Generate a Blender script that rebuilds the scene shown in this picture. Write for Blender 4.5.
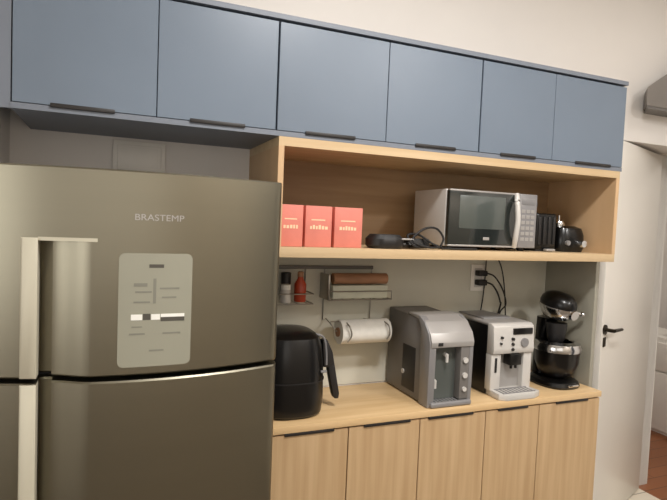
import bpy, bmesh, math, random
from mathutils import Vector, Matrix
random.seed(7)
for o in list(bpy.data.objects):
    bpy.data.objects.remove(o)
S = bpy.context.scene
C = S.collection
PI = math.pi

# ------------------------------------------------------------------ camera
cd = bpy.data.cameras.new('camera')
cam = bpy.data.objects.new('camera', cd)
C.objects.link(cam)
cd.sensor_width = 36
cd.lens = 36 * 535.36 / 667
cd.clip_start = 0.02
_r = Vector((0.92255522, -0.38366408, 0.04115519))
_u = Vector((-0.01874568, 0.06196809, 0.99790208))
_f = Vector((0.38540949, 0.92139125, -0.04997694))
M = Matrix.Identity(4)
for i in range(3):
    M[i][0] = _r[i]; M[i][1] = _u[i]; M[i][2] = -_f[i]
M[0][3], M[1][3], M[2][3] = 0.0, -2.0819, 1.5971
cam.matrix_world = M
S.camera = cam

# ------------------------------------------------------------------ light and exposure
S.view_settings.view_transform = 'Standard'
S.view_settings.look = 'None'
S.view_settings.gamma = 1
S.view_settings.use_curve_mapping = False
S.view_settings.exposure = 0.35
w = bpy.data.worlds.new('world'); S.world = w
w.use_nodes = True
w.node_tree.nodes['Background'].inputs[0].default_value = (0.9, 0.92, 1.0, 1)
w.node_tree.nodes['Background'].inputs[1].default_value = 0.05


def area(name, loc, size, power, col, rot=(0, 0, 0), sy=None):
    l = bpy.data.lights.new(name, 'AREA')
    l.shape = 'RECTANGLE' if sy else 'DISK'
    l.size = size
    if sy: l.size_y = sy
    l.energy = power
    l.color = col
    o = bpy.data.objects.new(name, l)
    C.objects.link(o)
    o.location = loc
    o.rotation_euler = rot
    return o


area('kitchen_ceiling_light', (0.90, -1.72, 3.08), 0.30, 41, (1.0, 0.978, 0.958))
area('second_ceiling_light', (2.15, -2.75, 3.08), 0.45, 38, (1.0, 0.978, 0.958))
area('fill_behind_camera_light', (-0.5, -3.56, 1.95), 2.3, 8, (1.0, 0.99, 0.97), (math.radians(90), 0, 0), 1.5)  # added soft fill behind the camera, not a known window
area('nook_fill_light', (2.75, -0.95, 3.08), 0.30, 2.5, (1.0, 0.978, 0.958))  # added fill that brightens the wall by the door, no known lamp
area('left_fill_light', (-1.75, -2.1, 1.65), 1.2, 11, (0.98, 0.98, 0.96), (0, math.radians(-90), 0), 1.3)  # added fill that brightens the left of the fridge, no known window
area('next_room_light', (4.3, 0.2, 2.60), 0.5, 10, (1.0, 0.94, 0.86))


# ------------------------------------------------------------------ materials
def lin(c):
    r = []
    for v in c:
        v /= 255.0
        r.append(v / 12.92 if v <= 0.04045 else ((v + 0.055) / 1.055) ** 2.4)
    return tuple(r) + (1.0,)


def mat(name, col, rough=0.5, metal=0.0, var=0.06, scale=(6, 6, 6), col2=None, coat=0.0, bump=0.0, spec=0.5, aniso=None):
    m = bpy.data.materials.new(name)
    m.use_nodes = True
    nt = m.node_tree
    b = nt.nodes['Principled BSDF']
    b.inputs['Roughness'].default_value = rough
    b.inputs['Metallic'].default_value = metal
    b.inputs['Coat Weight'].default_value = coat
    b.inputs['Specular IOR Level'].default_value = spec
    tc = nt.nodes.new('ShaderNodeTexCoord')
    mp = nt.nodes.new('ShaderNodeMapping')
    mp.inputs['Scale'].default_value = scale
    nz = nt.nodes.new('ShaderNodeTexNoise')
    nz.inputs['Scale'].default_value = 1.0
    nz.inputs['Detail'].default_value = 5
    nt.links.new(tc.outputs['Object'], mp.inputs[0])
    nt.links.new(mp.outputs[0], nz.inputs['Vector'])
    rp = nt.nodes.new('ShaderNodeValToRGB')
    a = lin(col)
    b2 = lin(col2) if col2 else tuple(min(1, x * (1 - var * 2)) for x in a[:3]) + (1,)
    rp.color_ramp.elements[0].position = 0.35
    rp.color_ramp.elements[1].position = 0.65
    rp.color_ramp.elements[0].color = b2
    rp.color_ramp.elements[1].color = a
    nt.links.new(nz.outputs['Fac'], rp.inputs[0])
    nt.links.new(rp.outputs[0], b.inputs['Base Color'])
    if bump:
        bp = nt.nodes.new('ShaderNodeBump')
        bp.inputs['Strength'].default_value = bump
        bp.inputs['Distance'].default_value = 0.002
        nt.links.new(nz.outputs['Fac'], bp.inputs['Height'])
        nt.links.new(bp.outputs[0], b.inputs['Normal'])
    return m


M_wall = mat('wall_paint', (230, 225, 219), 0.75, scale=(1.5, 1.5, 1.5), var=0.02)
M_wallfar = mat('front_wall_bounce_tone', (196, 184, 168), 0.7, var=0.03)  # unseen front wall, tone chosen for bounce light and the fridge reflection
M_wall_low = mat('backsplash_paint', (206, 204, 190), 0.6, scale=(2, 2, 2), var=0.02)
M_ceil = mat('ceiling_paint', (235, 230, 222), 0.85, var=0.01)
M_trim = mat('white_trim_paint', (238, 234, 226), 0.4, var=0.02)
M_door = mat('white_door_paint', (236, 231, 222), 0.32, var=0.02, scale=(2, 2, 2))
M_blue = mat('blue_grey_laminate', (108, 120, 134), 0.36, var=0.03, scale=(3, 3, 3))
M_bluelip = mat('blue_grey_carcass', (116, 122, 132), 0.5, var=0.03)
M_under = mat('carcass_underside', (92, 92, 92), 0.6, var=0.03)
M_endpanel = mat('shaded_end_panel', (152, 148, 134), 0.6, var=0.02)  # shade on the side wall put into the colour, darker than the backsplash
M_woodlt = mat('light_oak_edge', (206, 180, 142), 0.45, scale=(1.2, 30, 30), col2=(194, 166, 126))
M_counter = mat('oak_worktop', (222, 190, 144), 0.42, scale=(2.0, 26, 26), col2=(208, 174, 126), bump=0.05)
M_woodv = mat('oak_door_laminate', (200, 170, 130), 0.5, scale=(34, 34, 1.6), col2=(184, 152, 112), bump=0.06)
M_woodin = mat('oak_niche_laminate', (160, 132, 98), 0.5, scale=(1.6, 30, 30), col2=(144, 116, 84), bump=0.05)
M_woodside = mat('oak_side_panel', (206, 172, 132), 0.5, scale=(30, 6, 1.6), col2=(190, 156, 116))
M_dark = mat('black_slot_handle', (34, 30, 28), 0.5)
M_steel = mat('brushed_fridge_steel', (138, 133, 117), 0.36, 1.0, scale=(1.5, 1.5, 30), var=0.008)
M_hdl = mat('satin_handle_metal', (196, 190, 170), 0.5, 0.1, var=0.02)
M_fbody = mat('fridge_side_grey', (120, 118, 114), 0.5, 0.2)
M_gasket = mat('dark_gasket', (30, 28, 27), 0.7)
M_sticker = mat('label_paper', (146, 144, 128), 0.5, var=0.02)
M_ink = mat('label_ink', (78, 74, 66), 0.6)
M_inklt = mat('label_pale_ink', (126, 124, 112), 0.6)
M_white = mat('white_print', (240, 238, 230), 0.5)
M_silver = mat('silver_plastic', (172, 168, 164), 0.36, 0.3, var=0.04)
M_silver2 = mat('pale_silver_plastic', (206, 202, 196), 0.4, 0.1, var=0.03)
M_chrome = mat('polished_chrome', (215, 215, 215), 0.15, 1.0, var=0.02)
M_black = mat('black_gloss_plastic', (10, 9, 9), 0.3, coat=0.1, spec=0.4)
M_blackm = mat('black_matt_plastic', (30, 28, 28), 0.5)
M_glass = mat('smoked_glass', (38, 42, 40), 0.12, coat=0.5)
M_glass2 = mat('smoked_window_mesh', (78, 84, 80), 0.25, coat=0.5)
M_dgrey = mat('dark_grey_plastic', (112, 108, 104), 0.45)
M_mgrey = mat('mid_grey_plastic', (140, 138, 138), 0.4, 0.15)
M_recess = mat('dispenser_recess', (84, 88, 84), 0.35)
M_coral = mat('coral_card', (220, 130, 114), 0.6, var=0.04, scale=(20, 20, 20))
M_cream = mat('cream_print', (255, 214, 176), 0.6)
M_paper = mat('paper_towel_white', (240, 238, 230), 0.9, var=0.03, scale=(40, 40, 40), bump=0.3)
M_cardw = mat('white_carton', (222, 226, 210), 0.6, var=0.05, scale=(10, 30, 30))
M_cardb = mat('brown_carton', (176, 130, 98), 0.6, var=0.15, scale=(8, 30, 30))
M_orange = mat('orange_red_plastic', (190, 72, 40), 0.35)
M_green = mat('pale_green_glass', (150, 160, 140), 0.2)
M_steelwire = mat('stainless_wire', (170, 166, 158), 0.3, 0.9)
M_hood = mat('grey_hood_metal', (134, 128, 122), 0.5, 0.2)
M_lock = mat('dark_bronze_lock', (72, 64, 54), 0.35, 0.8)
M_plug = mat('black_rubber', (24, 22, 22), 0.6)


def tiles(name, ca, cb, sx, sy, wood=False):
    m = bpy.data.materials.new(name)
    m.use_nodes = True
    nt = m.node_tree
    b = nt.nodes['Principled BSDF']
    b.inputs['Roughness'].default_value = 0.3
    tc = nt.nodes.new('ShaderNodeTexCoord')
    br = nt.nodes.new('ShaderNodeTexBrick')
    br.offset = 0.5 if wood else 0.0
    br.inputs['Scale'].default_value = 1.0
    br.inputs['Brick Width'].default_value = sx
    br.inputs['Row Height'].default_value = sy
    br.inputs['Mortar Size'].default_value = 0.004
    br.inputs['Color1'].default_value = lin(ca)
    br.inputs['Color2'].default_value = lin(ca) if not wood else lin((140, 84, 48))
    br.inputs['Mortar'].default_value = lin(cb)
    nt.links.new(tc.outputs['Object'], br.inputs['Vector'])
    nt.links.new(br.outputs['Color'], b.inputs['Base Color'])
    return m


M_tile = tiles('cream_floor_tile', (226, 216, 198), (160, 150, 134), 0.45, 0.45)
M_tiledk = tiles('dark_reflection_floor_tile', (112, 100, 86), (84, 74, 62), 0.45, 0.45)  # invented dark tone for the out-of-view floor, darkens the fridge reflection
M_parquet = tiles('brown_plank_floor', (150, 92, 54), (105, 62, 36), 0.9, 0.11, True)

# ------------------------------------------------------------------ mesh helpers
MW = {}


class B:
    def __init__(s):
        s.bm = bmesh.new()

    def _merge(s, t):
        me = bpy.data.meshes.new('tmp')
        t.to_mesh(me); t.free()
        s.bm.from_mesh(me)
        bpy.data.meshes.remove(me)

    def box(s, a, b, bev=0.0, seg=2, mx=None):
        t = bmesh.new()
        bmesh.ops.create_cube(t, size=1)
        a = Vector(a); b = Vector(b)
        for v in t.verts:
            v.co = Vector(((a[i] + b[i]) / 2 + v.co[i] * abs(b[i] - a[i])) for i in range(3))
        if bev:
            bmesh.ops.bevel(t, geom=t.edges[:], offset=bev, segments=seg, profile=0.5, affect='EDGES', clamp_overlap=True)
        if mx: bmesh.ops.transform(t, matrix=mx, verts=t.verts)
        s._merge(t)
        return s

    def prism(s, poly, axis, lo, hi, bev=0.0, seg=2, mx=None):
        """poly: 2D outline; axis = extrusion axis (0,1,2)."""
        t = bmesh.new()
        idx = [i for i in range(3) if i != axis]
        vs = []
        for p in poly:
            c = [0, 0, 0]; c[idx[0]] = p[0]; c[idx[1]] = p[1]; c[axis] = lo
            vs.append(t.verts.new(c))
        f = t.faces.new(vs)
        r = bmesh.ops.extrude_face_region(t, geom=[f])
        for v in r['geom']:
            if isinstance(v, bmesh.types.BMVert): v.co[axis] = hi
        bmesh.ops.recalc_face_normals(t, faces=t.faces)
        if bev:
            bmesh.ops.bevel(t, geom=t.edges[:], offset=bev, segments=seg, profile=0.5, affect='EDGES', clamp_overlap=True)
        if mx: bmesh.ops.transform(t, matrix=mx, verts=t.verts)
        s._merge(t)
        return s

    def cyl(s, p0, p1, r0, r1=None, n=20):
        r1 = r0 if r1 is None else r1
        p0 = Vector(p0); p1 = Vector(p1)
        t = bmesh.new()
        bmesh.ops.create_cone(t, cap_ends=True, segments=n, radius1=r0, radius2=r1, depth=(p1 - p0).length)
        q = (p1 - p0).to_track_quat('Z', 'Y').to_matrix().to_4x4()
        bmesh.ops.transform(t, matrix=Matrix.Translation((p0 + p1) / 2) @ q, verts=t.verts)
        s._merge(t)
        return s

    def sphere(s, c, r, sc=(1, 1, 1), n=20, mx=None):
        t = bmesh.new()
        bmesh.ops.create_uvsphere(t, u_segments=n, v_segments=n // 2 + 2, radius=r)
        m = Matrix.Translation(c) @ (mx or Matrix.Identity(4)) @ Matrix.Diagonal((*sc, 1))
        bmesh.ops.transform(t, matrix=m, verts=t.verts)
        s._merge(t)
        return s

    def loft(s, rings):
        """rings: list of equal length point lists; capped."""
        t = bmesh.new()
        R = [[t.verts.new(p) for p in r] for r in rings]
        n = len(R[0])
        for a, b in zip(R, R[1:]):
            for i in range(n):
                t.faces.new((a[i], a[(i + 1) % n], b[(i + 1) % n], b[i]))
        t.faces.new(R[0][::-1]); t.faces.new(R[-1])
        bmesh.ops.recalc_face_normals(t, faces=t.faces)
        s._merge(t)
        return s

    def lathe(s, prof, c, n=28, sx=1, sy=1, mx=None):
        rings = []
        for r, z in prof:
            rings.append([Vector((max(r, 1e-4) * sx * math.cos(2 * PI * k / n), max(r, 1e-4) * sy * math.sin(2 * PI * k / n), z)) for k in range(n)])
        m = Matrix.Translation(c) @ (mx or Matrix.Identity(4))
        rings = [[m @ p for p in r] for r in rings]
        return s.loft(rings)

    def squircle(s, prof, c, e=4.0, n=40):
        """prof: list of (half_x, half_y, z, dx, dy)."""
        rings = []
        for hx, hy, z, dx, dy in prof:
            rg = []
            for k in range(n):
                a = 2 * PI * k / n
                ca, sa = math.cos(a), math.sin(a)
                rg.append(Vector((c[0] + dx + hx * math.copysign(abs(ca) ** (2 / e), ca), c[1] + dy + hy * math.copysign(abs(sa) ** (2 / e), sa), c[2] + z)))
            rings.append(rg)
        return s.loft(rings)

    def tube(s, pts, r, n=8, smooth=True, closed=False):
        pts = [Vector(p) for p in pts]
        if smooth and len(pts) > 2:
            q = []
            for i in range(len(pts) - 1):
                p0 = pts[max(i - 1, 0)]; p1 = pts[i]; p2 = pts[i + 1]; p3 = pts[min(i + 2, len(pts) - 1)]
                for k in range(7):
                    u = k / 7
                    q.append(0.5 * ((2 * p1) + (-p0 + p2) * u + (2 * p0 - 5 * p1 + 4 * p2 - p3) * u * u + (-p0 + 3 * p1 - 3 * p2 + p3) * u ** 3))
            q.append(pts[-1]); pts = q
        rings = []
        up = Vector((0.13, 0.27, 0.95))
        for i, p in enumerate(pts):
            d = (pts[min(i + 1, len(pts) - 1)] - pts[max(i - 1, 0)]).normalized()
            a = d.cross(up)
            if a.length < 0.05: a = d.cross(Vector((1, 0, 0)))
            a.normalize(); b = d.cross(a)
            up = -d.cross(a).cross(d).cross(d) if False else up
            rings.append([p + r * (math.cos(2 * PI * k / n) * a + math.sin(2 * PI * k / n) * b) for k in range(n)])
        return s.loft(rings)

    def slab(s, xs, zs, f, yb):
        """front face follows y=f(x,z); back at yb."""
        t = bmesh.new()
        F = [[t.verts.new((x, f(x, z), z)) for z in zs] for x in xs]
        K = [[t.verts.new((x, yb, z)) for z in zs] for x in xs]
        nx, nz = len(xs), len(zs)
        for i in range(nx - 1):
            for j in range(nz - 1):
                t.faces.new((F[i][j], F[i + 1][j], F[i + 1][j + 1], F[i][j + 1]))
                t.faces.new((K[i][j + 1], K[i + 1][j + 1], K[i + 1][j], K[i][j]))
        for i in range(nx - 1):
            t.faces.new((F[i][0], K[i][0], K[i + 1][0], F[i + 1][0]))
            t.faces.new((F[i][-1], F[i + 1][-1], K[i + 1][-1], K[i][-1]))
        for j in range(nz - 1):
            t.faces.new((F[0][j], F[0][j + 1], K[0][j + 1], K[0][j]))
            t.faces.new((F[-1][j], K[-1][j], K[-1][j + 1], F[-1][j + 1]))
        bmesh.ops.recalc_face_normals(t, faces=t.faces)
        s._merge(t)
        return s

    def build(s, name, m, parent=None, local=False, sharp=35, origin=None):
        me = bpy.data.meshes.new(name)
        bmesh.ops.remove_doubles(s.bm, verts=s.bm.verts, dist=1e-6)
        s.bm.to_mesh(me); s.bm.free()
        me.materials.append(m)
        o = bpy.data.objects.new(name, me)
        C.objects.link(o)
        if parent is not None:
            o.parent = parent
            mw = MW[parent.name]
            if not local: me.transform(mw.inverted())
            MW[o.name] = mw
        else:
            if origin is None:
                co = [v.co for v in me.vertices]
                origin = Vector(((min(c.x for c in co) + max(c.x for c in co)) / 2, (min(c.y for c in co) + max(c.y for c in co)) / 2, min(c.z for c in co)))
            me.transform(Matrix.Translation(-Vector(origin)))
            o.location = origin
            MW[o.name] = Matrix.Translation(origin)
        me.shade_smooth()
        me.set_sharp_from_angle(angle=math.radians(sharp))
        return o


def thing(name, label, cat, loc=(0, 0, 0), rz=0, group=None):
    o = bpy.data.objects.new(name, None)
    o.empty_display_size = 0.05
    C.objects.link(o)
    o.location = loc
    o.rotation_euler = (0, 0, rz)
    MW[o.name] = Matrix.Translation(loc) @ Matrix.Rotation(rz, 4, 'Z')
    o['label'] = label; o['category'] = cat
    if group: o['group'] = group
    return o


def tag(o, label, cat, group=None):
    o['label'] = label; o['category'] = cat
    if group: o['group'] = group
    return o


def struct(name, b, m, parent=None):
    o = b.build(name, m, parent)
    if parent is None: o['kind'] = 'structure'
    return o


def text(s, name, size, m, parent, mx, depth=0.0006, bend=None):
    cu = bpy.data.curves.new('t', 'FONT')
    cu.body = s; cu.size = size; cu.extrude = depth; cu.align_x = 'CENTER'; cu.align_y = 'CENTER'
    to = bpy.data.objects.new('t', cu)
    C.objects.link(to)
    bpy.context.view_layer.update()
    me = bpy.data.meshes.new_from_object(to)
    bpy.data.objects.remove(to); bpy.data.curves.remove(cu)
    me.name = name
    me.transform(mx)
    if bend:
        for v in me.vertices: v.co.y += bend(v.co.x)
    me.transform(MW[parent.name].inverted())
    me.materials.clear(); me.materials.append(m)
    o = bpy.data.objects.new(name, me)
    C.objects.link(o)
    o.parent = parent
    return o


FRONT = Matrix.Rotation(PI / 2, 4, 'X')      # text facing -Y

# ------------------------------------------------------------------ room
XR, YB, ZC = 3.12, -3.6, 3.12
struct('floor', B().box((-1.8, YB, -0.05), (2.55, 0.32, 0)), M_tiledk)
struct('floor_by_door', B().box((2.55, YB, -0.05), (XR, 0.32, 0)), M_tile)  # visible end of the kitchen floor in its own cream, no separate threshold
struct('floor_next_room', B().box((XR, -1.6, -0.05), (5.4, 1.5, 0)), M_parquet)
struct('ceiling', B().box((-1.8, YB, ZC), (XR + 0.1, 0.4, ZC + 0.05)), M_ceil)
struct('ceiling_next_room', B().box((XR + 0.1, -1.6, 2.75), (5.4, 1.5, 2.8)), M_ceil)
struct('wall_back', B().prism([(-1.8, 0), (2.06, 0), (2.06, 2.105), (XR, 2.105), (XR, ZC), (-1.8, ZC)], 1, 0.0, 0.30), M_wall)
struct('wall_nook', B().box((2.06, 0.30, 0), (XR + 0.1, 0.40, ZC)), M_wall)
struct('wall_left', B().box((-0.415, -0.62, 0), (-0.315, 0.0, ZC)), M_wall)
struct('wall_far_left', B().box((-1.9, YB, 0), (-1.8, 0.3, ZC)), M_wall)
struct('wall_front', B().box((-1.8, YB - 0.1, 0), (XR, YB, ZC)), M_wallfar)
DY0, DY1 = -0.60, 0.235
struct('wall_right', B().box((XR, YB, 0), (XR + 0.1, -3.3, ZC)).box((XR, -3.3, 2.3), (XR + 0.1, -1.75, ZC)).box((XR, -1.75, 0), (XR + 0.1, DY0, ZC)).box((XR, DY1, 0), (XR + 0.1, 0.30, ZC)).box((XR, DY0, 2.12), (XR + 0.1, DY1, ZC)), M_wall)  # out-of-view tall opening added so the fridge's right side mirrors dark
struct('trim_doorway', B().box((XR - 0.012, DY1, 0), (XR + 0.11, DY1 + 0.05, 2.16)).box((XR - 0.012, DY0 - 0.05, 0), (XR + 0.11, DY0, 2.16)).box((XR - 0.012, DY0, 2.105), (XR + 0.11, DY1, 2.16)), M_trim)
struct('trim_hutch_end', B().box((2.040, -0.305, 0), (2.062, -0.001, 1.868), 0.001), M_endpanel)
struct('wall_next_room_far', B().box((5.3, -1.6, 0), (5.4, 1.5, 2.8)), M_wall)
struct('wall_next_room_side', B().box((XR + 0.1, 1.4, 0), (5.3, 1.5, 2.8)).box((XR + 0.1, -1.6, 0), (5.3, -1.5, 2.8)).box((XR + 0.1, 0.40, 0), (XR + 0.16, 1.4, 2.8)).box((XR + 0.1, -1.5, 0), (XR + 0.101, DY0 - 0.06, 2.8)), M_wall)
# open door leaf
hx, hy, fx, fy = 3.085, 0.225, 2.325, -0.070
ang = math.atan2(fy - hy, fx - hx)
L = math.hypot(fx - hx, fy - hy)
dr = thing('door_1', 'white painted door leaf standing open with a dark lever handle', 'door', (hx, hy, 0.0), ang)
dr['kind'] = 'structure'
B().box((0, 0.0, 0.008), (L, 0.036, 2.09), 0.002).build('door_leaf', M_door, dr, local=True)
hd = B().cyl((L - 0.035, 0.036, 1.105), (L - 0.035, 0.044, 1.105), 0.026).cyl((L - 0.035, 0.04, 1.105), (L - 0.035, 0.085, 1.105), 0.010)
hd.cyl((L - 0.035, 0.082, 1.105), (L - 0.155, 0.082, 1.100), 0.010, 0.008)
hd.build('door_handle', M_lock, dr, local=True)
B().box((L - 0.052, 0.036, 1.015), (L - 0.020, 0.043, 1.065), 0.008).build('keyhole_plate', M_lock, dr, local=True)

# ------------------------------------------------------------------ overhead cabinets
U0, U1 = 1.872, 2.256


def wall_cabinet(x0, x1, split, handles, label, over_wood):
    t = thing('wall_cabinet', label, 'cabinet', ((x0 + x1) / 2, -0.2, U0), 0, 'blue-grey cupboards along the top of the wall')
    b = B()
    b.box((x0, -0.398, U0), (x1, -0.002, U0 + 0.016))
    b.box((x0, -0.404, U1 - 0.016), (x1, -0.002, U1))
    b.box((x0, -0.378, U0 + 0.016), (x0 + 0.016, -0.002, U1 - 0.016))
    b.box((x1 - 0.016, -0.378, U0 + 0.016), (x1, -0.002, U1 - 0.016))
    b.box((x0 + 0.016, -0.010, U0 + 0.016), (x1 - 0.016, -0.002, U1 - 0.016))
    b.build('body', M_bluelip, t)
    for (a, c), (h0, h1) in zip(((x0 + 0.003, split - 0.0012), (split + 0.0012, x1 - 0.003)), handles):
        d = B().box((a, -0.400, U0 + 0.0175), (c, -0.380, U1 - 0.024), 0.0012, 1).build('door', M_blue, t)
        B().box((h0, -0.4045, U0 + 0.012), (h1, -0.399, U0 + 0.024), 0.002).build('handle', M_dark, d)
    return t


wall_cabinet(-0.254, 0.487, 0.120, ((-0.159, 0.006), (0.216, 0.385)), 'blue-grey two-door wall cupboard over the steel fridge', False)
wall_cabinet(0.487, 1.283, 0.885, ((0.586, 0.767), (1.005, 1.177)), 'blue-grey two-door wall cupboard above the coral boxes, middle of the row', True)
wall_cabinet(1.283, 2.045, 1.645, ((1.385, 1.559), (1.772, 1.972)), 'blue-grey two-door wall cupboard above the black appliances, nearest the white door', True)
tag(B().box((-0.314, -0.394, U0), (-0.2545, -0.375, U1)).build('filler_panel', M_bluelip), 'narrow blue-grey filler strip between the fridge cupboard and the left wall', 'panel')

# ------------------------------------------------------------------ wooden open niche
NX0, NX1 = 0.498, 2.036
SZ0, SZ1 = 1.478, 1.512
n = thing('open_shelf_unit', 'light oak open shelf niche holding the microwave and coral boxes', 'shelf', ((NX0 + NX1) / 2, -0.2, SZ0))
B().box((NX0, -0.398, 1.842), (NX1, -0.002, 1.8715)).build('top_board', M_woodlt, n)
B().box((NX0, -0.398, SZ0), (NX1, -0.002, SZ1), 0.001).build('shelf_board', M_woodlt, n)
B().box((NX0, -0.398, SZ1), (NX0 + 0.019, -0.002, 1.842)).build('side_panel', M_woodside, n)
B().box((NX1 - 0.019, -0.398, SZ1), (NX1, -0.002, 1.842)).build('side_panel', M_woodside, n)
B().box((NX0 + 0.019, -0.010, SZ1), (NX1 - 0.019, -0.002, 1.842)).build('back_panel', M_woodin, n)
struct('trim_backsplash', B().box((NX0, -0.004, 0.905), (2.039, 0.0005, SZ0 - 0.002)), M_wall_low)

# ------------------------------------------------------------------ base cabinets and worktop
wt = tag(B().box((0.495, -0.382, 0.875), (2.034, -0.006, 0.900), 0.0015).build('worktop', M_counter), 'long light oak worktop carrying the kitchen appliances', 'worktop')


def base_cabinet(x0, x1, doors, handles, label):
    t = thing('base_cabinet', label, 'cabinet', ((x0 + x1) / 2, -0.2, 0.0), 0, 'oak base cupboards under the worktop')
    b = B()
    b.box((x0, -0.355, 0.10), (x0 + 0.016, -0.004, 0.874))
    b.box((x1 - 0.016, -0.355, 0.10), (x1, -0.004, 0.874))
    b.box((x0 + 0.016, -0.355, 0.10), (x1 - 0.016, -0.004, 0.116))
    b.box((x0 + 0.016, -0.355, 0.858), (x1 - 0.016, -0.004, 0.874))
    b.box((x0 + 0.016, -0.012, 0.116), (x1 - 0.016, -0.004, 0.858))
    b.box((x0, -0.310, 0.0), (x1, -0.292, 0.10))
    b.build('body', M_woodv, t)
    for (a, c), (h0, h1) in zip(doors, handles):
        d = B().box((a + 0.002, -0.376, 0.105), (c - 0.002, -0.357, 0.868), 0.0012, 1).build('door', M_woodv, t)
        B().box((h0, -0.3815, 0.8635), (h1, -0.375, 0.8745), 0.002).build('handle', M_dark, d)
    return t


base_cabinet(0.498, 1.099, ((0.498, 0.801), (0.801, 1.099)), ((0.560, 0.744), (0.860, 1.055)), 'oak two-door base cupboard next to the fridge, under the air fryer')
base_cabinet(1.099, 1.684, ((1.099, 1.406), (1.406, 1.684)), ((1.134, 1.342), (1.465, 1.62)), 'oak two-door base cupboard under the water dispenser and espresso machine')
base_cabinet(1.684, 2.032, ((1.684, 2.032),), ((1.773, 1.957),), 'oak single-door base cupboard under the stand mixer, nearest the white door')

# ------------------------------------------------------------------ refrigerator
FX0, FX1, FT, FS = -0.275, 0.430, 1.700, 1.212
fc = (FX0 + FX1) / 2
fw = (FX1 - FX0) / 2
RX0, RX1 = -0.148, -0.030


def bow(x):
    u = (x - fc) / fw
    y = -0.690 - 0.062 * (1 - u * u)
    e = abs(u)
    if e > 0.965: y += 0.020 * ((e - 0.965) / 0.035) ** 2
    return y


def fridge_front(ztop):
    def f(x, z):
        y = bow(x)
        if RX0 <= x <= RX1 and 0.5 < z <= ztop:
            u = (x - RX0) / (RX1 - RX0)
            d = 0.055 if u < 0.24 else 0.024 * (0.5 + 0.5 * math.cos(PI * (u - 0.24) / 0.76))
            y += d
        return y
    return f


xs = sorted(set([round(FX0 + 2 * fw * k / 48, 4) for k in range(49)] + [RX0 - 0.0006, RX0, RX0 + 0.2395 * (RX1 - RX0), RX0 + 0.2405 * (RX1 - RX0)] + [RX0 + (RX1 - RX0) * k / 14 for k in range(15)] + [FX0 + 0.003, FX0 + 0.007, FX1 - 0.003, FX1 - 0.007]))
fr = thing('refrigerator', 'brushed steel two-door fridge with bowed front at the left of the worktop', 'refrigerator', (fc, -0.36, 0.0))
B().box((FX0 + 0.004, -0.618, 0.03), (FX1 - 0.004, -0.03, FT - 0.006), 0.004).build('body', M_fbody, fr)
B().box((FX0 + 0.012, -0.645, 0.05), (FX1 - 0.012, -0.618, FT - 0.012)).build('door_gasket', M_gasket, fr)
HZ = 1.538
ud = B().slab(xs, [FS + 0.006, FS + 0.010, 1.3, 1.4, HZ - 0.012, HZ - 0.0005, HZ, HZ + 0.0012, 1.6, 1.65, FT - 0.004, FT], lambda x, z: fridge_front(HZ - 0.0002)(x, z) + (0.004 if z in (FT, FS + 0.006) else 0), -0.645).build('freezer_door', M_steel, fr, sharp=28)
for e in ud.data.edges:
    zz = [ud.data.vertices[i].co.z + MW[fr.name].translation.z for i in e.vertices]
    if all(abs(z - HZ) < 0.0008 for z in zz): e.use_edge_sharp = True
ld = B().slab(xs, [0.06, 0.3, 0.55, 0.551, 0.8, 1.0, FS - 0.010, FS - 0.006], lambda x, z: (fridge_front(2)(x, z) if z >= 0.551 else bow(x)) + (0.004 if z == FS - 0.006 else 0), -0.645).build('fridge_door', M_steel, fr, sharp=28)


def handle_bar(z0, z1, parent):
    a, c = RX0 - 0.034, RX0
    rings = []
    b = B()
    b.slab([a, a + 0.004, (a + c) / 2, c - 0.004, c], [z0, z0 + 0.004, z1 - 0.004, z1], lambda x, z: bow(x) - 0.010 + (0.003 if x in (a, c) or z in (z0, z1) else 0), bow(c) + 0.034)
    o = b.build('handle', M_hdl, parent, sharp=50)
    o['label'] = 'pale satin vertical handle bar'


handle_bar(FS + 0.008, HZ, ud)
handle_bar(0.56, FS - 0.008, ld)
lip = B().slab([RX0 + (RX1 + 0.004 - RX0) * k / 12 for k in range(13)], [HZ - 0.006, HZ + 0.002], lambda x, z: bow(x) - 0.003, bow(RX0) + 0.05)
lip.build('recess_lip', M_hdl, ud)
for fxx, fyy in ((FX0 + 0.06, -0.56), (FX1 - 0.06, -0.56), (FX0 + 0.06, -0.1), (FX1 - 0.06, -0.1)):
    B().cyl((fxx, fyy, 0.0), (fxx, fyy, 0.032), 0.02).build('foot', M_blackm, fr)
lg = text('BRASTEMP', 'brand_lettering', 0.021, M_silver, fr, Matrix.Translation((0.108, 0, 1.592)) @ FRONT @ Matrix.Diagonal((1.15, 1, 1, 1)), 0.0008, bend=lambda x: bow(x) - 0.0006)
# energy label following the bowed door
SX0, SX1, SZa, SZb = 0.020, 0.187, 1.238, 1.508


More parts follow.
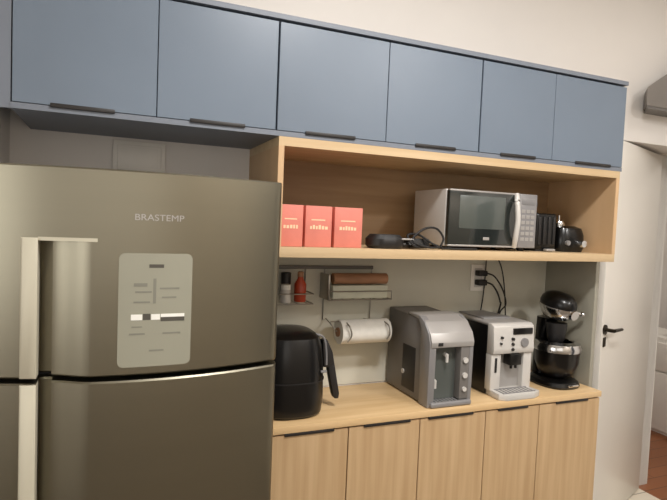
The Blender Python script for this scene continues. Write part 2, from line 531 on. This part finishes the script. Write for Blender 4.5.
def curved_plate(x0, x1, z0, z1, off, th=0.0006, rad=0.0, nx=9):
    b = B()
    ring_pts = []
    if rad:
        for cx, cz, a0 in ((x1 - rad, z1 - rad, 0), (x0 + rad, z1 - rad, 90), (x0 + rad, z0 + rad, 180), (x1 - rad, z0 + rad, 270)):
            for k in range(6):
                a = math.radians(a0 + 18 * k)
                ring_pts.append((cx + rad * math.cos(a), cz + rad * math.sin(a)))
        t = bmesh.new()
        vs = [t.verts.new((p[0], bow(p[0]) - off, p[1])) for p in ring_pts]
        m_ = len(vs) // 2
        cxs = (x0 + x1) / 2
        # strip triangulation through mirrored columns keeps the sheet on the curved door
        top = sorted([v for v in vs if v.co.z > (z0 + z1) / 2], key=lambda v: v.co.x)
        bot = sorted([v for v in vs if v.co.z <= (z0 + z1) / 2], key=lambda v: v.co.x)
        xsn = [x0 + rad + (x1 - x0 - 2 * rad) * k / 10 for k in range(1, 10)]
        top += [t.verts.new((x, bow(x) - off, z1)) for x in xsn]
        bot += [t.verts.new((x, bow(x) - off, z0)) for x in xsn]
        top.sort(key=lambda v: (round(v.co.x, 5), v.co.z if v.co.x < cxs else -v.co.z))
        bot.sort(key=lambda v: (round(v.co.x, 5), -v.co.z if v.co.x < cxs else v.co.z))
        for i in range(len(top) - 1):
            try: t.faces.new((bot[i], bot[i + 1], top[i + 1], top[i]))
            except ValueError: pass
        r = bmesh.ops.extrude_face_region(t, geom=t.faces[:])
        for v in r['geom']:
            if isinstance(v, bmesh.types.BMVert): v.co.y += th
        bmesh.ops.recalc_face_normals(t, faces=t.faces)
        b._merge(t)
    else:
        b.slab([x0 + (x1 - x0) * k / nx for k in range(nx + 1)], [z0, z1], lambda x, z: bow(x) - off, bow((x0 + x1) / 2) - off + 0.003)
    return b


el = curved_plate(SX0, SX1, SZa, SZb, 0.0016, 0.0014, 0.014).build('energy_label', M_sticker, ud)
el['label'] = 'pale grey information sheet stuck on the door'


def ink(x0, x1, z0, z1, m, off=0.0021):
    return B().slab([x0 + (x1 - x0) * k / 6 for k in range(7)], [z0, z1], lambda x, z: bow(x) - off, bow((x0 + x1) / 2) - 0.0012)


def put_ink(name, rects, m):
    for q in rects:
        ink(*q, m).build(name, m, el)


sw, sh = SX1 - SX0, SZb - SZa


def R_(u0, u1, v0, v1): return (SX0 + sw * u0, SX0 + sw * u1, SZb - sh * v1, SZb - sh * v0)


put_ink('dark_mark', [R_(0.40, 0.60, 0.095, 0.125), R_(0.33, 0.43, 0.53, 0.585), R_(0.57, 0.90, 0.565, 0.60)], M_ink)
put_ink('white_mark', [R_(0.17, 0.32, 0.535, 0.585), R_(0.44, 0.56, 0.535, 0.585), R_(0.57, 0.90, 0.535, 0.563)], M_white)
put_ink('pale_line', [R_(0.20, 0.38, 0.26, 0.29), R_(0.46, 0.50, 0.22, 0.44), R_(0.22, 0.44, 0.33, 0.345), R_(0.55, 0.82, 0.30, 0.315), R_(0.58, 0.78, 0.38, 0.395), R_(0.2, 0.42, 0.42, 0.435), R_(0.15, 0.36, 0.70, 0.715), R_(0.6, 0.85, 0.70, 0.715), R_(0.18, 0.32, 0.64, 0.65), R_(0.42, 0.62, 0.85, 0.865)], M_inklt)

# plate on the wall above the fridge
wp = thing('wall_plate', 'square white framed cover plate on the wall above the fridge', 'wall plate', (0.092, -0.001, 1.74))
B().box((0.003, -0.012, 1.742), (0.182, -0.001, 1.862), 0.003).box((0.018, -0.0165, 1.757), (0.167, -0.011, 1.847), 0.003).build('frame', M_trim, wp)
B().box((0.030, -0.0185, 1.768), (0.155, -0.0155, 1.838), 0.001).build('cover', M_trim, wp)

# ------------------------------------------------------------------ coral boxes
for i, (a, c, y, lab) in enumerate(((0.520, 0.604, -0.36, 'coral red card box beside the niche side panel, leftmost of three'),
                                    (0.6145, 0.712, -0.355, 'coral red card box in the middle of the three on the shelf'),
                                    (0.7245, 0.832, -0.35, 'coral red card box on the shelf nearest the black corded device'))):
    t = thing('carton', lab, 'box', ((a + c) / 2, y + 0.05, SZ1 + 0.0005), 0, 'coral card boxes on the open shelf')
    h = 0.142
    B().box((a, y, SZ1 + 0.0005), (c, y + 0.10, SZ1 + h), 0.0015).build('box_body', M_coral, t)
    b = B()
    wd = c - a
    x = a + 0.18 * wd
    while x < a + 0.80 * wd:
        g = random.uniform(0.006, 0.010)
        b.box((x, y - 0.0008, SZ1 + 0.062), (x + g, y + 0.0005, SZ1 + 0.062 + random.uniform(0.010, 0.015)))
        x += g + 0.0035
    b.build('pale_lettering', M_cream, t)
    B().box((a + 0.22 * wd, y - 0.0006, SZ1 + 0.092), (a + 0.74 * wd, y + 0.0005, SZ1 + 0.096)).build('pale_line', M_cream, t)

# ------------------------------------------------------------------ corded device beside the microwave
cdv = thing('handheld_device', 'low black handheld appliance with a looped cord lying left of the microwave', 'appliance', (1.0, -0.33, SZ1))
B().squircle([(0.060, 0.040, 0.001, 0, 0), (0.070, 0.047, 0.012, 0, 0), (0.070, 0.047, 0.036, 0, 0), (0.055, 0.036, 0.052, 0, 0)], (0.935, -0.33, SZ1), 3).build('body', M_blackm, cdv)
B().squircle([(0.075, 0.022, 0.004, 0, 0), (0.080, 0.028, 0.016, 0, 0), (0.075, 0.022, 0.040, 0, 0)], (1.05, -0.325, SZ1), 3).build('grip', M_black, cdv)
B().box((0.985, -0.372, SZ1 + 0.034), (1.035, -0.352, SZ1 + 0.040), 0.002).build('silver_switch', M_silver, cdv)
B().tube([(1.12, -0.325, SZ1 + 0.02), (1.10, -0.36, SZ1 + 0.014), (1.04, -0.375, SZ1 + 0.012), (1.02, -0.35, SZ1 + 0.05), (1.07, -0.345, SZ1 + 0.055), (1.12, -0.37, SZ1 + 0.022), (1.145, -0.375, SZ1 + 0.012), (1.09, -0.383, SZ1 + 0.010), (1.03, -0.37, SZ1 + 0.03), (1.06, -0.365, SZ1 + 0.065), (1.105, -0.36, SZ1 + 0.083), (1.14, -0.365, SZ1 + 0.078), (1.165, -0.37, SZ1 + 0.045), (1.155, -0.37, SZ1 + 0.01), (1.19, -0.36, SZ1 + 0.006), (1.26, -0.352, SZ1 + 0.005), (1.34, -0.345, SZ1 + 0.005)], 0.0042).build('cord', M_plug, cdv)

# ------------------------------------------------------------------ microwave
mx0, mx1, my0, my1 = 1.203, 1.640, -0.318, -0.085
mz0, mz1 = SZ1 + 0.014, SZ1 + 0.238
mw = thing('microwave', 'silver microwave oven with dark glass door on the open oak shelf', 'microwave', ((mx0 + mx1) / 2, -0.2, SZ1))
B().box((mx0, my0, mz0), (mx1, my1, mz1), 0.004).build('body', M_silver2, mw)
for x in (mx0 + 0.03, mx1 - 0.03):
    for y in (my0 + 0.03, my1 - 0.03):
        B().cyl((x, y, SZ1 + 0.0003), (x, y, mz0 + 0.001), 0.012).build('foot', M_blackm, mw)
md = B().box((mx0 + 0.002, my0 - 0.022, mz0 + 0.004), (1.545, my0 - 0.0005, mz1 - 0.003), 0.004).build('door', M_glass, mw)
B().box((mx0 + 0.050, my0 - 0.0232, mz0 + 0.072), (1.475, my0 - 0.0215, mz1 - 0.022), 0.0005).build('window', M_glass2, md)
B().box((mx0 + 0.002, my0 - 0.0235, mz0 + 0.001), (1.545, my0 - 0.006, mz0 + 0.008), 0.001).build('door_rail', M_silver, md)
B().box((mx0 + 0.002, my0 - 0.0235, mz1 - 0.008), (1.545, my0 - 0.006, mz1 - 0.001), 0.001).build('door_rail', M_silver, md)
B().box((1.372, my0 - 0.0238, mz0 + 0.028), (1.402, my0 - 0.021, mz0 + 0.040), 0.001).build('badge', M_silver, md)
b = B()
pts = [(1.530, my0 - 0.022, mz0 + 0.004), (1.520, my0 - 0.040, mz0 + 0.045), (1.520, my0 - 0.048, (mz0 + mz1) / 2), (1.520, my0 - 0.040, mz1 - 0.045), (1.530, my0 - 0.022, mz1 - 0.004)]
b.tube(pts, 0.0105, 10)
b.build('door_handle', M_silver2, md)
cp = B().box((1.548, my0 - 0.022, mz0 + 0.001), (mx1, my0 - 0.0005, mz1 - 0.001), 0.003).build('control_panel', M_mgrey, mw)
b = B()
for r in range(6):
    for c in range(3):
        x = 1.560 + c * 0.024; z = mz0 + 0.030 + r * 0.023
        b.box((x, my0 - 0.0235, z), (x + 0.019, my0 - 0.0215, z + 0.014), 0.0006, 1)
b.build('keypad', M_silver, cp)
B().box((1.560, my0 - 0.0235, mz1 - 0.045), (1.628, my0 - 0.0215, mz1 - 0.020), 0.001).build('display', M_mgrey, cp)

# ------------------------------------------------------------------ black appliances right of the microwave
SZ1b = SZ1 + 0.0006
ta = thing('capsule_machine', 'boxy black appliance squeezed between the microwave and the silver-capped one', 'appliance', (1.75, -0.2, SZ1b))
B().box((1.690, -0.290, SZ1b + 0.010), (1.805, -0.075, SZ1b + 0.165), 0.010, 3).build('body', M_black, ta)
b = B()
for k in range(4): b.box((1.700 + 0.027 * k, -0.294, SZ1b + 0.030), (1.715 + 0.027 * k, -0.288, SZ1b + 0.150), 0.003)
b.build('front_ribs', M_blackm, ta)
B().box((1.700, -0.280, SZ1b), (1.795, -0.085, SZ1b + 0.012)).build('base', M_blackm, ta)
B().box((1.735, -0.310, SZ1b + 0.002), (1.785, -0.288, SZ1b + 0.012), 0.003).build('crumb_tray', M_silver, ta)
tb = thing('coffee_maker', 'small rounded black appliance with silver knob and cap at the shelf end', 'appliance', (1.92, -0.2, SZ1b))
B().squircle([(0.075, 0.085, 0, 0, 0), (0.082, 0.092, 0.02, 0, 0), (0.080, 0.090, 0.075, 0, 0), (0.070, 0.080, 0.105, 0, 0), (0.045, 0.055, 0.115, 0, 0)], (1.905, -0.215, SZ1b), 3.2).build('body', M_black, tb)
B().cyl((1.930, -0.292, SZ1b + 0.038), (1.930, -0.330, SZ1b + 0.038), 0.019, 0.015).build('knob', M_chrome, tb)
B().cyl((1.860, -0.296, SZ1b + 0.040), (1.860, -0.310, SZ1b + 0.040), 0.011).build('button', M_mgrey, tb)
B().lathe([(0.026, 0.113), (0.027, 0.120), (0.021, 0.136), (0.006, 0.139)], (1.885, -0.22, SZ1b)).cyl((1.885, -0.22, SZ1b + 0.136), (1.885, -0.22, SZ1b + 0.162), 0.005).build('cap', M_chrome, tb)
tag(B().tube([(1.60, -0.12, mz1 + 0.004), (1.66, -0.16, mz1 + 0.008), (1.72, -0.18, mz1 - 0.002), (1.775, -0.19, mz1 - 0.020), (1.808, -0.15, mz1 - 0.055), (1.812, -0.10, mz1 - 0.12), (1.810, -0.062, SZ1 + 0.005)], 0.0032).build('power_cord', M_mgrey), 'thin grey cord arching from microwave top down behind black appliances', 'cord')

# ------------------------------------------------------------------ wall rack with rolls
rk = thing('wall_rack', 'stainless steel wall rack holding wraps, bottles and paper towel', 'rack', (0.85, -0.006, 1.10))
ry = -0.115
B().box((0.515, -0.020, 1.405), (1.045, -0.005, 1.419), 0.003).cyl((1.045, -0.0125, 1.412), (1.052, -0.0125, 1.412), 0.008).build('rail', M_dgrey, rk)
b = B()
for z in (1.275, 1.315):
    b.tube([(0.54, -0.008, z), (0.54, ry, z), (0.745, ry, z), (0.745, -0.008, z)], 0.0028, 8, smooth=False)
for k in range(5): b.cyl((0.56 + k * 0.042, -0.008, 1.275), (0.56 + k * 0.042, ry, 1.275), 0.0018, n=6)
for x in (0.54, 0.745): b.cyl((x, -0.010, 1.275), (x, -0.010, 1.405), 0.0025, n=6)
b.build('bottle_basket', M_steelwire, rk)
b = B()
for z in (1.288,):
    b.tube([(0.815, -0.008, z), (0.815, ry, z), (1.095, ry, z), (1.095, -0.008, z)], 0.003, 8, smooth=False)
    b.tube([(0.815, ry, z), (0.815, ry, z + 0.035), (1.095, ry, z + 0.035), (1.095, ry, z)], 0.0025, 8, smooth=False)
for k in range(6): b.cyl((0.835 + k * 0.048, -0.008, 1.288), (0.835 + k * 0.048, ry, 1.288), 0.0018, n=6)
for x in (0.83, 1.05): b.cyl((x, -0.010, 1.19), (x, -0.010, 1.405), 0.0025, n=6)
b.box((0.812, -0.105, 1.288), (0.820, -0.008, 1.39), 0.002)
b.build('wrap_tray', M_steelwire, rk)
b = B()
b.tube([(0.845, -0.008, 1.195), (0.835, -0.085, 1.190), (0.862, -0.085, 1.156), (1.108, -0.085, 1.156), (1.114, -0.085, 1.185), (1.10, -0.085, 1.196), (0.835, -0.085, 1.196)], 0.003, 8, smooth=False)
b.tube([(0.90, -0.085, 1.196), (0.895, -0.142, 1.185), (0.905, -0.146, 1.150), (0.890, -0.14, 1.120)], 0.003, 8)
b.tube([(1.07, -0.085, 1.196), (1.072, -0.142, 1.185), (1.078, -0.146, 1.150), (1.068, -0.14, 1.125)], 0.003, 8)
b.cyl((1.02, -0.010, 1.19), (1.02, -0.085, 1.196), 0.0025, n=6)
b.build('towel_holder', M_steelwire, rk)
pt = thing('paper_towel_roll', 'white paper towel roll hanging in the wire holder under the rack', 'paper towel', (0.99, -0.085, 1.11))


def xroll(b, x0, x1, y, z, r, hole=0.0):
    n = 28
    prof = [(hole or 0.001, x0), (r, x0), (r, x1), (hole or 0.001, x1)]
    rings = [[Vector((x, y + rr * math.cos(2 * PI * k / n), z + rr * math.sin(2 * PI * k / n))) for k in range(n)] for rr, x in prof]
    return b.loft(rings)


xroll(B(), 0.872, 1.095, -0.085, 1.152, 0.050).build('roll', M_paper, pt)
xroll(B(), 0.866, 1.101, -0.085, 1.152, 0.019).build('core_tube', M_cardb, pt)
tag(B().box((0.835, -0.098, 1.2915), (1.085, -0.048, 1.345), 0.003).build('wrap_box', M_cardw), 'long white wrap carton lying on the lower wire tray of the rack', 'box')
tag(xroll(B(), 0.842, 1.088, -0.072, 1.371, 0.0225).build('foil_roll', M_cardb), 'brownish red roll lying on top of the long white wrap carton', 'roll')
bt = thing('sauce_bottle', 'orange-red bottle with a narrow neck in the wire basket', 'bottle', (0.706, -0.065, 1.2785))
B().lathe([(0.022, 0.0), (0.024, 0.004), (0.024, 0.070), (0.012, 0.092), (0.011, 0.100)], (0.706, -0.065, 1.2785)).build('bottle_body', M_orange, bt)
B().lathe([(0.0125, 0.100), (0.0125, 0.118), (0.008, 0.121)], (0.706, -0.065, 1.2785)).build('cap', M_cardb, bt)
bt = thing('spice_jar', 'dark spice jar with a black lid in the wire basket, behind the small white jar', 'jar', (0.655, -0.034, 1.2785))
B().lathe([(0.020, 0.0), (0.022, 0.004), (0.022, 0.060), (0.018, 0.068)], (0.655, -0.034, 1.2785)).build('jar_body', M_mgrey, bt)
B().lathe([(0.020, 0.068), (0.020, 0.112), (0.018, 0.114)], (0.655, -0.034, 1.2785)).build('lid', M_blackm, bt)
bt = thing('spice_jar', 'small white jar standing at the front of the wire basket beside the fridge', 'jar', (0.638, -0.090, 1.2785))
B().lathe([(0.019, 0.0), (0.021, 0.004), (0.021, 0.045), (0.017, 0.052)], (0.638, -0.090, 1.2785)).build('jar_body', M_silver2, bt)
B().lathe([(0.019, 0.052), (0.019, 0.070), (0.017, 0.072)], (0.638, -0.090, 1.2785)).build('lid', M_white, bt)

# ------------------------------------------------------------------ socket with plugs
so = thing('wall_socket', 'white double wall socket above the espresso machine', 'socket', (1.615, -0.005, 1.30))
B().box((1.575, -0.012, 1.305), (1.655, -0.0045, 1.430), 0.003).build('plate', M_trim, so)
B().box((1.593, -0.015, 1.322), (1.637, -0.0115, 1.413), 0.002).build('insert', M_silver2, so)


def plug(z, lab):
    t = thing('plug', lab, 'plug', (1.615, -0.016, z - 0.014), 0, 'black plugs in the wall socket')
    B().box((1.592, -0.050, z - 0.013), (1.642, -0.0155, z + 0.013), 0.005).build('plug_body', M_plug, t)
    return t


p1 = plug(1.391, 'black plug in the upper outlet of the wall socket')
p2 = plug(1.347, 'black plug in the lower outlet of the wall socket')
B().tube([(1.640, -0.035, 1.391), (1.675, -0.050, 1.380), (1.715, -0.055, 1.335), (1.742, -0.055, 1.285), (1.755, -0.050, 1.24), (1.740, -0.030, 1.20), (1.73, -0.025, 1.12)], 0.0036).build('cord', M_plug, p1)
B().tube([(1.640, -0.035, 1.347), (1.672, -0.045, 1.338), (1.702, -0.050, 1.300), (1.722, -0.050, 1.255), (1.733, -0.040, 1.24), (1.720, -0.025, 1.15)], 0.0042).build('cord', M_plug, p2)
tag(B().tube([(1.70, -0.03, 1.476), (1.725, -0.035, 1.43), (1.745, -0.035, 1.37), (1.758, -0.035, 1.30), (1.765, -0.035, 1.24), (1.78, -0.03, 1.12), (1.79, -0.03, 0.93)], 0.0032).build('appliance_cord', M_plug), 'black cord dropping from the shelf right of the plugs', 'cord')
tag(B().tube([(1.652, -0.019, 1.474), (1.651, -0.019, 1.40), (1.648, -0.019, 1.33), (1.640, -0.022, 1.26), (1.63, -0.024, 1.20), (1.625, -0.024, 1.10), (1.62, -0.024, 0.94)], 0.0028).build('appliance_cord', M_plug), 'thin black cord hanging straight down beside the wall socket plugs', 'cord')

# ------------------------------------------------------------------ air fryer
af = thing('air_fryer', 'tall rounded black air fryer beside the fridge on the worktop', 'air fryer', (0.625, -0.20, 0.9))
B().squircle([(0.110, 0.125, 0.001, 0, 0), (0.120, 0.135, 0.012, 0, 0), (0.125, 0.140, 0.06, 0, 0), (0.122, 0.138, 0.17, 0, 0), (0.114, 0.130, 0.25, 0, 0), (0.104, 0.120, 0.282, 0, 0), (0.085, 0.100, 0.296, 0, 0), (0.04, 0.05, 0.300, 0, 0)], (0.618, -0.205, 0.9), 2.8, 48).build('body', M_black, af)
B().squircle([(0.1262, 0.1412, 0.128, 0, 0), (0.1262, 0.1412, 0.132, 0, 0)], (0.618, -0.205, 0.9), 2.8, 48).build('basket_seam', M_blackm, af)
b = B().prism([(0.735, 1.160), (0.752, 1.165), (0.775, 1.120), (0.782, 1.075), (0.760, 1.060), (0.742, 1.060)], 1, -0.262, -0.222, 0.004)
b.prism([(0.755, 1.120), (0.778, 1.118), (0.812, 0.955), (0.810, 0.935), (0.794, 0.935), (0.786, 0.950), (0.765, 1.040)], 1, -0.258, -0.226, 0.005)
b.build('basket_handle', M_blackm, af)
B().tube([(0.700, -0.262, 1.188), (0.735, -0.262, 1.175), (0.748, -0.262, 1.13), (0.752, -0.262, 1.07)], 0.004).build('trim_line', M_mgrey, af)
B().box((0.705, -0.3285, 1.06), (0.728, -0.318, 1.068), 0.002).build('button', M_mgrey, af)

# ------------------------------------------------------------------ water dispenser
wd = thing('water_dispenser', 'grey and silver countertop water dispenser with recessed tap bay', 'water dispenser', (1.235, -0.2, 0.9))
wx0, wx1, wy0, wy1 = 1.134, 1.338, -0.362, -0.020
prof = [(wy1, 0.905), (wy0 + 0.04, 0.905), (wy0 + 0.04, 1.10), (wy0 + 0.055, 1.235), (wy1, 1.242)]
B().prism(prof, 0, wx0 + 0.006, wx1 - 0.006, 0.006).build('body', M_dgrey, wd)
# side frames and front fascia of lighter silver
front = [(wy0 + 0.062, 0.902), (wy0, 0.902), (wy0 - 0.002, 1.150), (wy0 + 0.012, 1.190), (wy0 + 0.045, 1.228), (wy0 + 0.080, 1.246), (wy0 + 0.095, 1.246), (wy0 + 0.070, 1.200)]
B().prism(front, 0, wx0, wx0 + 0.030, 0.003).build('side_frame', M_mgrey, wd)
B().prism(front, 0, wx1 - 0.018, wx1, 0.003).build('side_frame', M_mgrey, wd)
vis = [(wy0 + 0.030, 1.135), (wy0 - 0.006, 1.135), (wy0 - 0.008, 1.155), (wy0 + 0.006, 1.190), (wy0 + 0.045, 1.229), (wy0 + 0.090, 1.248), (wy0 + 0.170, 1.248), (wy0 + 0.170, 1.240), (wy0 + 0.08, 1.230)]
B().prism(vis, 0, wx0 + 0.004, wx1 - 0.002, 0.003).build('visor', M_silver, wd)
B().box((wx0 + 0.03, wy0 + 0.036, 0.915), (wx1 - 0.055, wy0 + 0.041, 1.135)).build('tap_bay', M_recess, wd)
pn = B().box((wx1 - 0.058, wy0 - 0.001, 0.925), (wx1 - 0.018, wy0 + 0.041, 1.135), 0.002).build('button_panel', M_dgrey, wd)
for z in (0.965, 1.020, 1.080):
    B().cyl((wx1 - 0.038, wy0 - 0.009, z), (wx1 - 0.038, wy0, z), 0.011 if z > 1 else 0.009).build('button', M_silver2, pn)
B().box((wx0 + 0.012, wy0 - 0.012, 0.902), (wx1 - 0.004, wy0 + 0.04, 0.922), 0.006, 3).build('drip_tray', M_mgrey, wd)
b = B()
for k in range(8): b.box((wx0 + 0.035 + k * 0.015, wy0 - 0.006, 0.9215), (wx0 + 0.040 + k * 0.015, wy0 + 0.034, 0.9235))
b.build('grate', M_chrome, wd)
for x, z in ((1.178, 0.985), (1.228, 1.085)):
    B().cyl((x, wy0 + 0.036, z + 0.015), (x, wy0 + 0.018, z + 0.012), 0.008).cyl((x, wy0 + 0.018, z + 0.016), (x, wy0 + 0.018, z - 0.014), 0.006).build('tap', M_silver2, wd)
B().box((wx0 + 0.034, wy0 - 0.009, 1.142), (wx0 + 0.056, wy0 - 0.006, 1.155), 0.001).build('indicator', M_blackm, wd)
B().box((wx0 + 0.0045, -0.255, 0.93), (wx0 + 0.007, -0.155, 1.11), 0.003).build('side_grille', M_blackm, wd)
B().cyl((wx0 + 0.006, -0.165, 0.995), (wx0 + 0.001, -0.165, 0.995), 0.010).build('drain_cap', M_silver2, wd)
for x in (wx0 + 0.03, wx1 - 0.03):
    for y in (-0.33, -0.05):
        B().cyl((x, y, 0.9003), (x, y, 0.906), 0.010).build('foot', M_blackm, wd)

# ------------------------------------------------------------------ espresso machine
em = thing('espresso_machine', 'silver fronted automatic espresso machine with black sides and drip tray', 'espresso machine', (1.575, -0.2, 0.9))
ex0, ex1, ey0, ey1 = 1.474, 1.688, -0.308, -0.045
B().prism([(ey1, 0.903), (ey0 + 0.035, 0.903), (ey0 + 0.035, 1.195), (ey1, 1.195)], 0, ex0, ex1, 0.005).build('body', M_black, em)
B().box((ex0 + 0.002, ey0 + 0.02, 1.193), (ex1 - 0.002, ey1 + 0.005, 1.208), 0.006, 3).build('lid', M_silver, em)
B().box((ex0 + 0.03, ey0 + 0.10, 1.207), (ex1 - 0.04, ey1 + 0.02, 1.214), 0.003).build('bean_hatch', M_mgrey, em)
hdp = B().prism([(ey0 + 0.034, 1.075), (ey0 - 0.010, 1.080), (ey0 - 0.014, 1.100), (ey0 - 0.006, 1.195), (ey0 + 0.01, 1.206), (ey0 + 0.034, 1.206)], 0, ex0, ex1, 0.004).build('control_panel', M_silver2, em)
B().box((ex0 + 0.100, ey0 - 0.014, 1.160), (ex1 - 0.012, ey0 - 0.004, 1.186), 0.002).build('display', M_black, hdp)
for x, z, r, m in ((1.571, 1.142, .0065, M_blackm), (1.571, 1.120, .0065, M_blackm), (1.571, 1.098, .0065, M_blackm), (1.513, 1.150, .0055, M_blackm), (1.509, 1.125, .005, M_blackm), (1.633, 1.125, .019, M_mgrey)):
    B().cyl((x, ey0 - 0.019, z), (x, ey0 - 0.006, z), r).build('button', m, hdp)
B().box((ex0, ey0 - 0.001, 0.925), (ex0 + 0.050, ey0 + 0.036, 1.077), 0.003).build('front_panel', M_silver2, em)
B().box((ex1 - 0.045, ey0 - 0.001, 0.925), (ex1, ey0 + 0.036, 1.077), 0.003).build('front_panel', M_silver2, em)
B().box((ex0 + 0.049, ey0 + 0.026, 0.925), (ex1 - 0.044, ey0 + 0.036, 1.077)).build('cup_bay', M_silver, em)
B().box((1.558, ey0 - 0.020, 1.030), (1.618, ey0 + 0.027, 1.078), 0.005).cyl((1.576, ey0 - 0.004, 1.032), (1.576, ey0 - 0.004, 1.015), 0.006).cyl((1.600, ey0 - 0.004, 1.032), (1.600, ey0 - 0.004, 1.015), 0.006).build('coffee_spout', M_black, em)
B().box((ex0 + 0.018, ey0 - 0.004, 1.00), (ex0 + 0.030, ey0 + 0.002, 1.062), 0.003).build('steam_wand', M_blackm, em)
B().prism([(ex0 + 0.01, -0.262), (ex1 - 0.005, -0.262), (ex1 + 0.005, -0.362), (1.65, -0.3805), (1.51, -0.3805), (ex0 + 0.004, -0.362)], 2, 0.9005, 0.927, 0.004).build('drip_tray', M_silver2, em)
b = B()
for k in range(9): b.box((1.500 + k * 0.019, -0.365, 0.9265), (1.505 + k * 0.019, -0.305, 0.9295))
b.box((1.496, -0.368, 0.9265), (1.664, -0.364, 0.930)).box((1.496, -0.312, 0.9265), (1.664, -0.304, 0.930))
b.build('drip_grate', M_mgrey, em)

# ------------------------------------------------------------------ stand mixer
sm = thing('stand_mixer', 'black stand mixer with chrome trimmed head beside the espresso machine', 'mixer', (1.89, -0.22, 0.9))
mxx, myy = 1.905, -0.225
B().squircle([(0.088, 0.105, 0.0005, 0, 0), (0.095, 0.112, 0.010, 0, 0), (0.090, 0.106, 0.026, 0, 0), (0.075, 0.090, 0.036, 0, 0)], (mxx, myy, 0.9), 2.6).build('base', M_black, sm)
B().box((mxx - 0.02, myy - 0.112, 0.912), (mxx + 0.04, myy - 0.098, 0.922), 0.003).build('base_badge', M_chrome, sm)
B().squircle([(0.045, 0.034, 0.03, 0, 0.075), (0.038, 0.030, 0.12, 0, 0.08), (0.036, 0.030, 0.22, 0, 0.075), (0.044, 0.044, 0.30, 0, 0.055)], (mxx, myy, 0.9), 2.6).build('column', M_black, sm)
B().lathe([(0.045, 0.034), (0.050, 0.040), (0.078, 0.062), (0.094, 0.105), (0.099, 0.165), (0.100, 0.168), (0.094, 0.168), (0.090, 0.12), (0.03, 0.07)], (mxx, myy - 0.012, 0.9), 36).build('bowl', M_black, sm)
B().lathe([(0.099, 0.160), (0.104, 0.162), (0.106, 0.178), (0.098, 0.196), (0.070, 0.204), (0.066, 0.200), (0.092, 0.176), (0.096, 0.160)], (mxx, myy - 0.012, 0.9), 36).build('splash_guard', M_chrome, sm)
B().lathe([(0.030, 0.195), (0.038, 0.210), (0.044, 0.255), (0.046, 0.285)], (mxx - 0.01, myy - 0.01, 0.9), 24).build('beater_shaft', M_blackm, sm)
tilt = Matrix.Rotation(math.radians(9), 4, 'X')
hc = (mxx - 0.005, myy - 0.005, 1.258)
B().lathe([(0.066, 0.006), (0.067, 0.020), (0.062, 0.040), (0.050, 0.056), (0.030, 0.066), (0.006, 0.070)], hc, 32, 1.0, 1.35, tilt).build('head', M_black, sm)
B().lathe([(0.040, -0.052), (0.052, -0.044), (0.062, -0.022), (0.068, -0.004), (0.068, 0.006), (0.060, 0.006)], hc, 32, 1.0, 1.35, tilt).build('chrome_band', M_chrome, sm)
B().cyl((mxx + 0.04, myy - 0.02, 1.245), (mxx + 0.098, myy - 0.05, 1.225), 0.013, 0.006).sphere((mxx + 0.100, myy - 0.052, 1.226), 0.012).build('speed_lever', M_chrome, sm)
B().cyl((mxx + 0.005, myy - 0.078, 1.235), (mxx + 0.005, myy - 0.098, 1.230), 0.026, 0.022).build('front_hub', M_chrome, sm)

# ------------------------------------------------------------------ hood high on the right
r0 = [(2.555, -0.10), (3.118, -0.10), (3.118, -0.001), (2.66, -0.001)]
r2 = [(3.08, -0.10), (3.118, -0.10), (3.118, -0.001), (3.09, -0.001)]
hod = thing('wall_housing', 'grey angular housing fixed high on the wall above the white door', 'housing', (2.85, -0.05, 2.262))
B().loft([[Vector((x, y, 2.276)) for x, y in r0], [Vector((x, y, 2.368)) for x, y in r0], [Vector((x, y, 2.70)) for x, y in r2]]).build('body', M_hood, hod)
B().prism([(2.565, -0.096), (3.112, -0.096), (3.112, -0.001), (2.67, -0.001)], 2, 2.262, 2.2765).build('underside_panel', M_dgrey, hod)

# ------------------------------------------------------------------ furniture seen in the next room
cb = thing('low_cabinet', 'white low cabinet standing on the wooden floor beyond the doorway', 'cabinet', (4.35, 0.55, 0))
B().box((4.15, 0.0, 0.0), (4.60, 1.38, 0.78), 0.004).build('body', M_trim, cb)
for z0, z1 in ((0.03, 0.50), (0.515, 0.74)):
    for y0, y1 in ((0.01, 0.68), (0.69, 1.37)):
        d = B().box((4.128, y0, z0), (4.15, y1, z1), 0.003).build('drawer_front', M_trim, cb)
        B().cyl((4.105, (y0 + y1) / 2 - 0.08, z1 - 0.04), (4.105, (y0 + y1) / 2 + 0.08, z1 - 0.04), 0.006).cyl((4.105, (y0 + y1) / 2 - 0.06, z1 - 0.04), (4.130, (y0 + y1) / 2 - 0.06, z1 - 0.04), 0.004).cyl((4.105, (y0 + y1) / 2 + 0.06, z1 - 0.04), (4.130, (y0 + y1) / 2 + 0.06, z1 - 0.04), 0.004).build('handle', M_chrome, d)
tv = thing('loudspeaker', 'dark loudspeaker on the white low cabinet beyond the doorway', 'speaker', (4.4, 0.55, 0.78))
B().box((4.25, 0.45, 0.781), (4.42, 0.86, 1.02), 0.010).build('body', M_blackm, tv)
for y in (0.56, 0.75):
    B().cyl((4.245, y, 0.90), (4.2505, y, 0.90), 0.07, 0.075).build('speaker_cone', M_dgrey, tv)
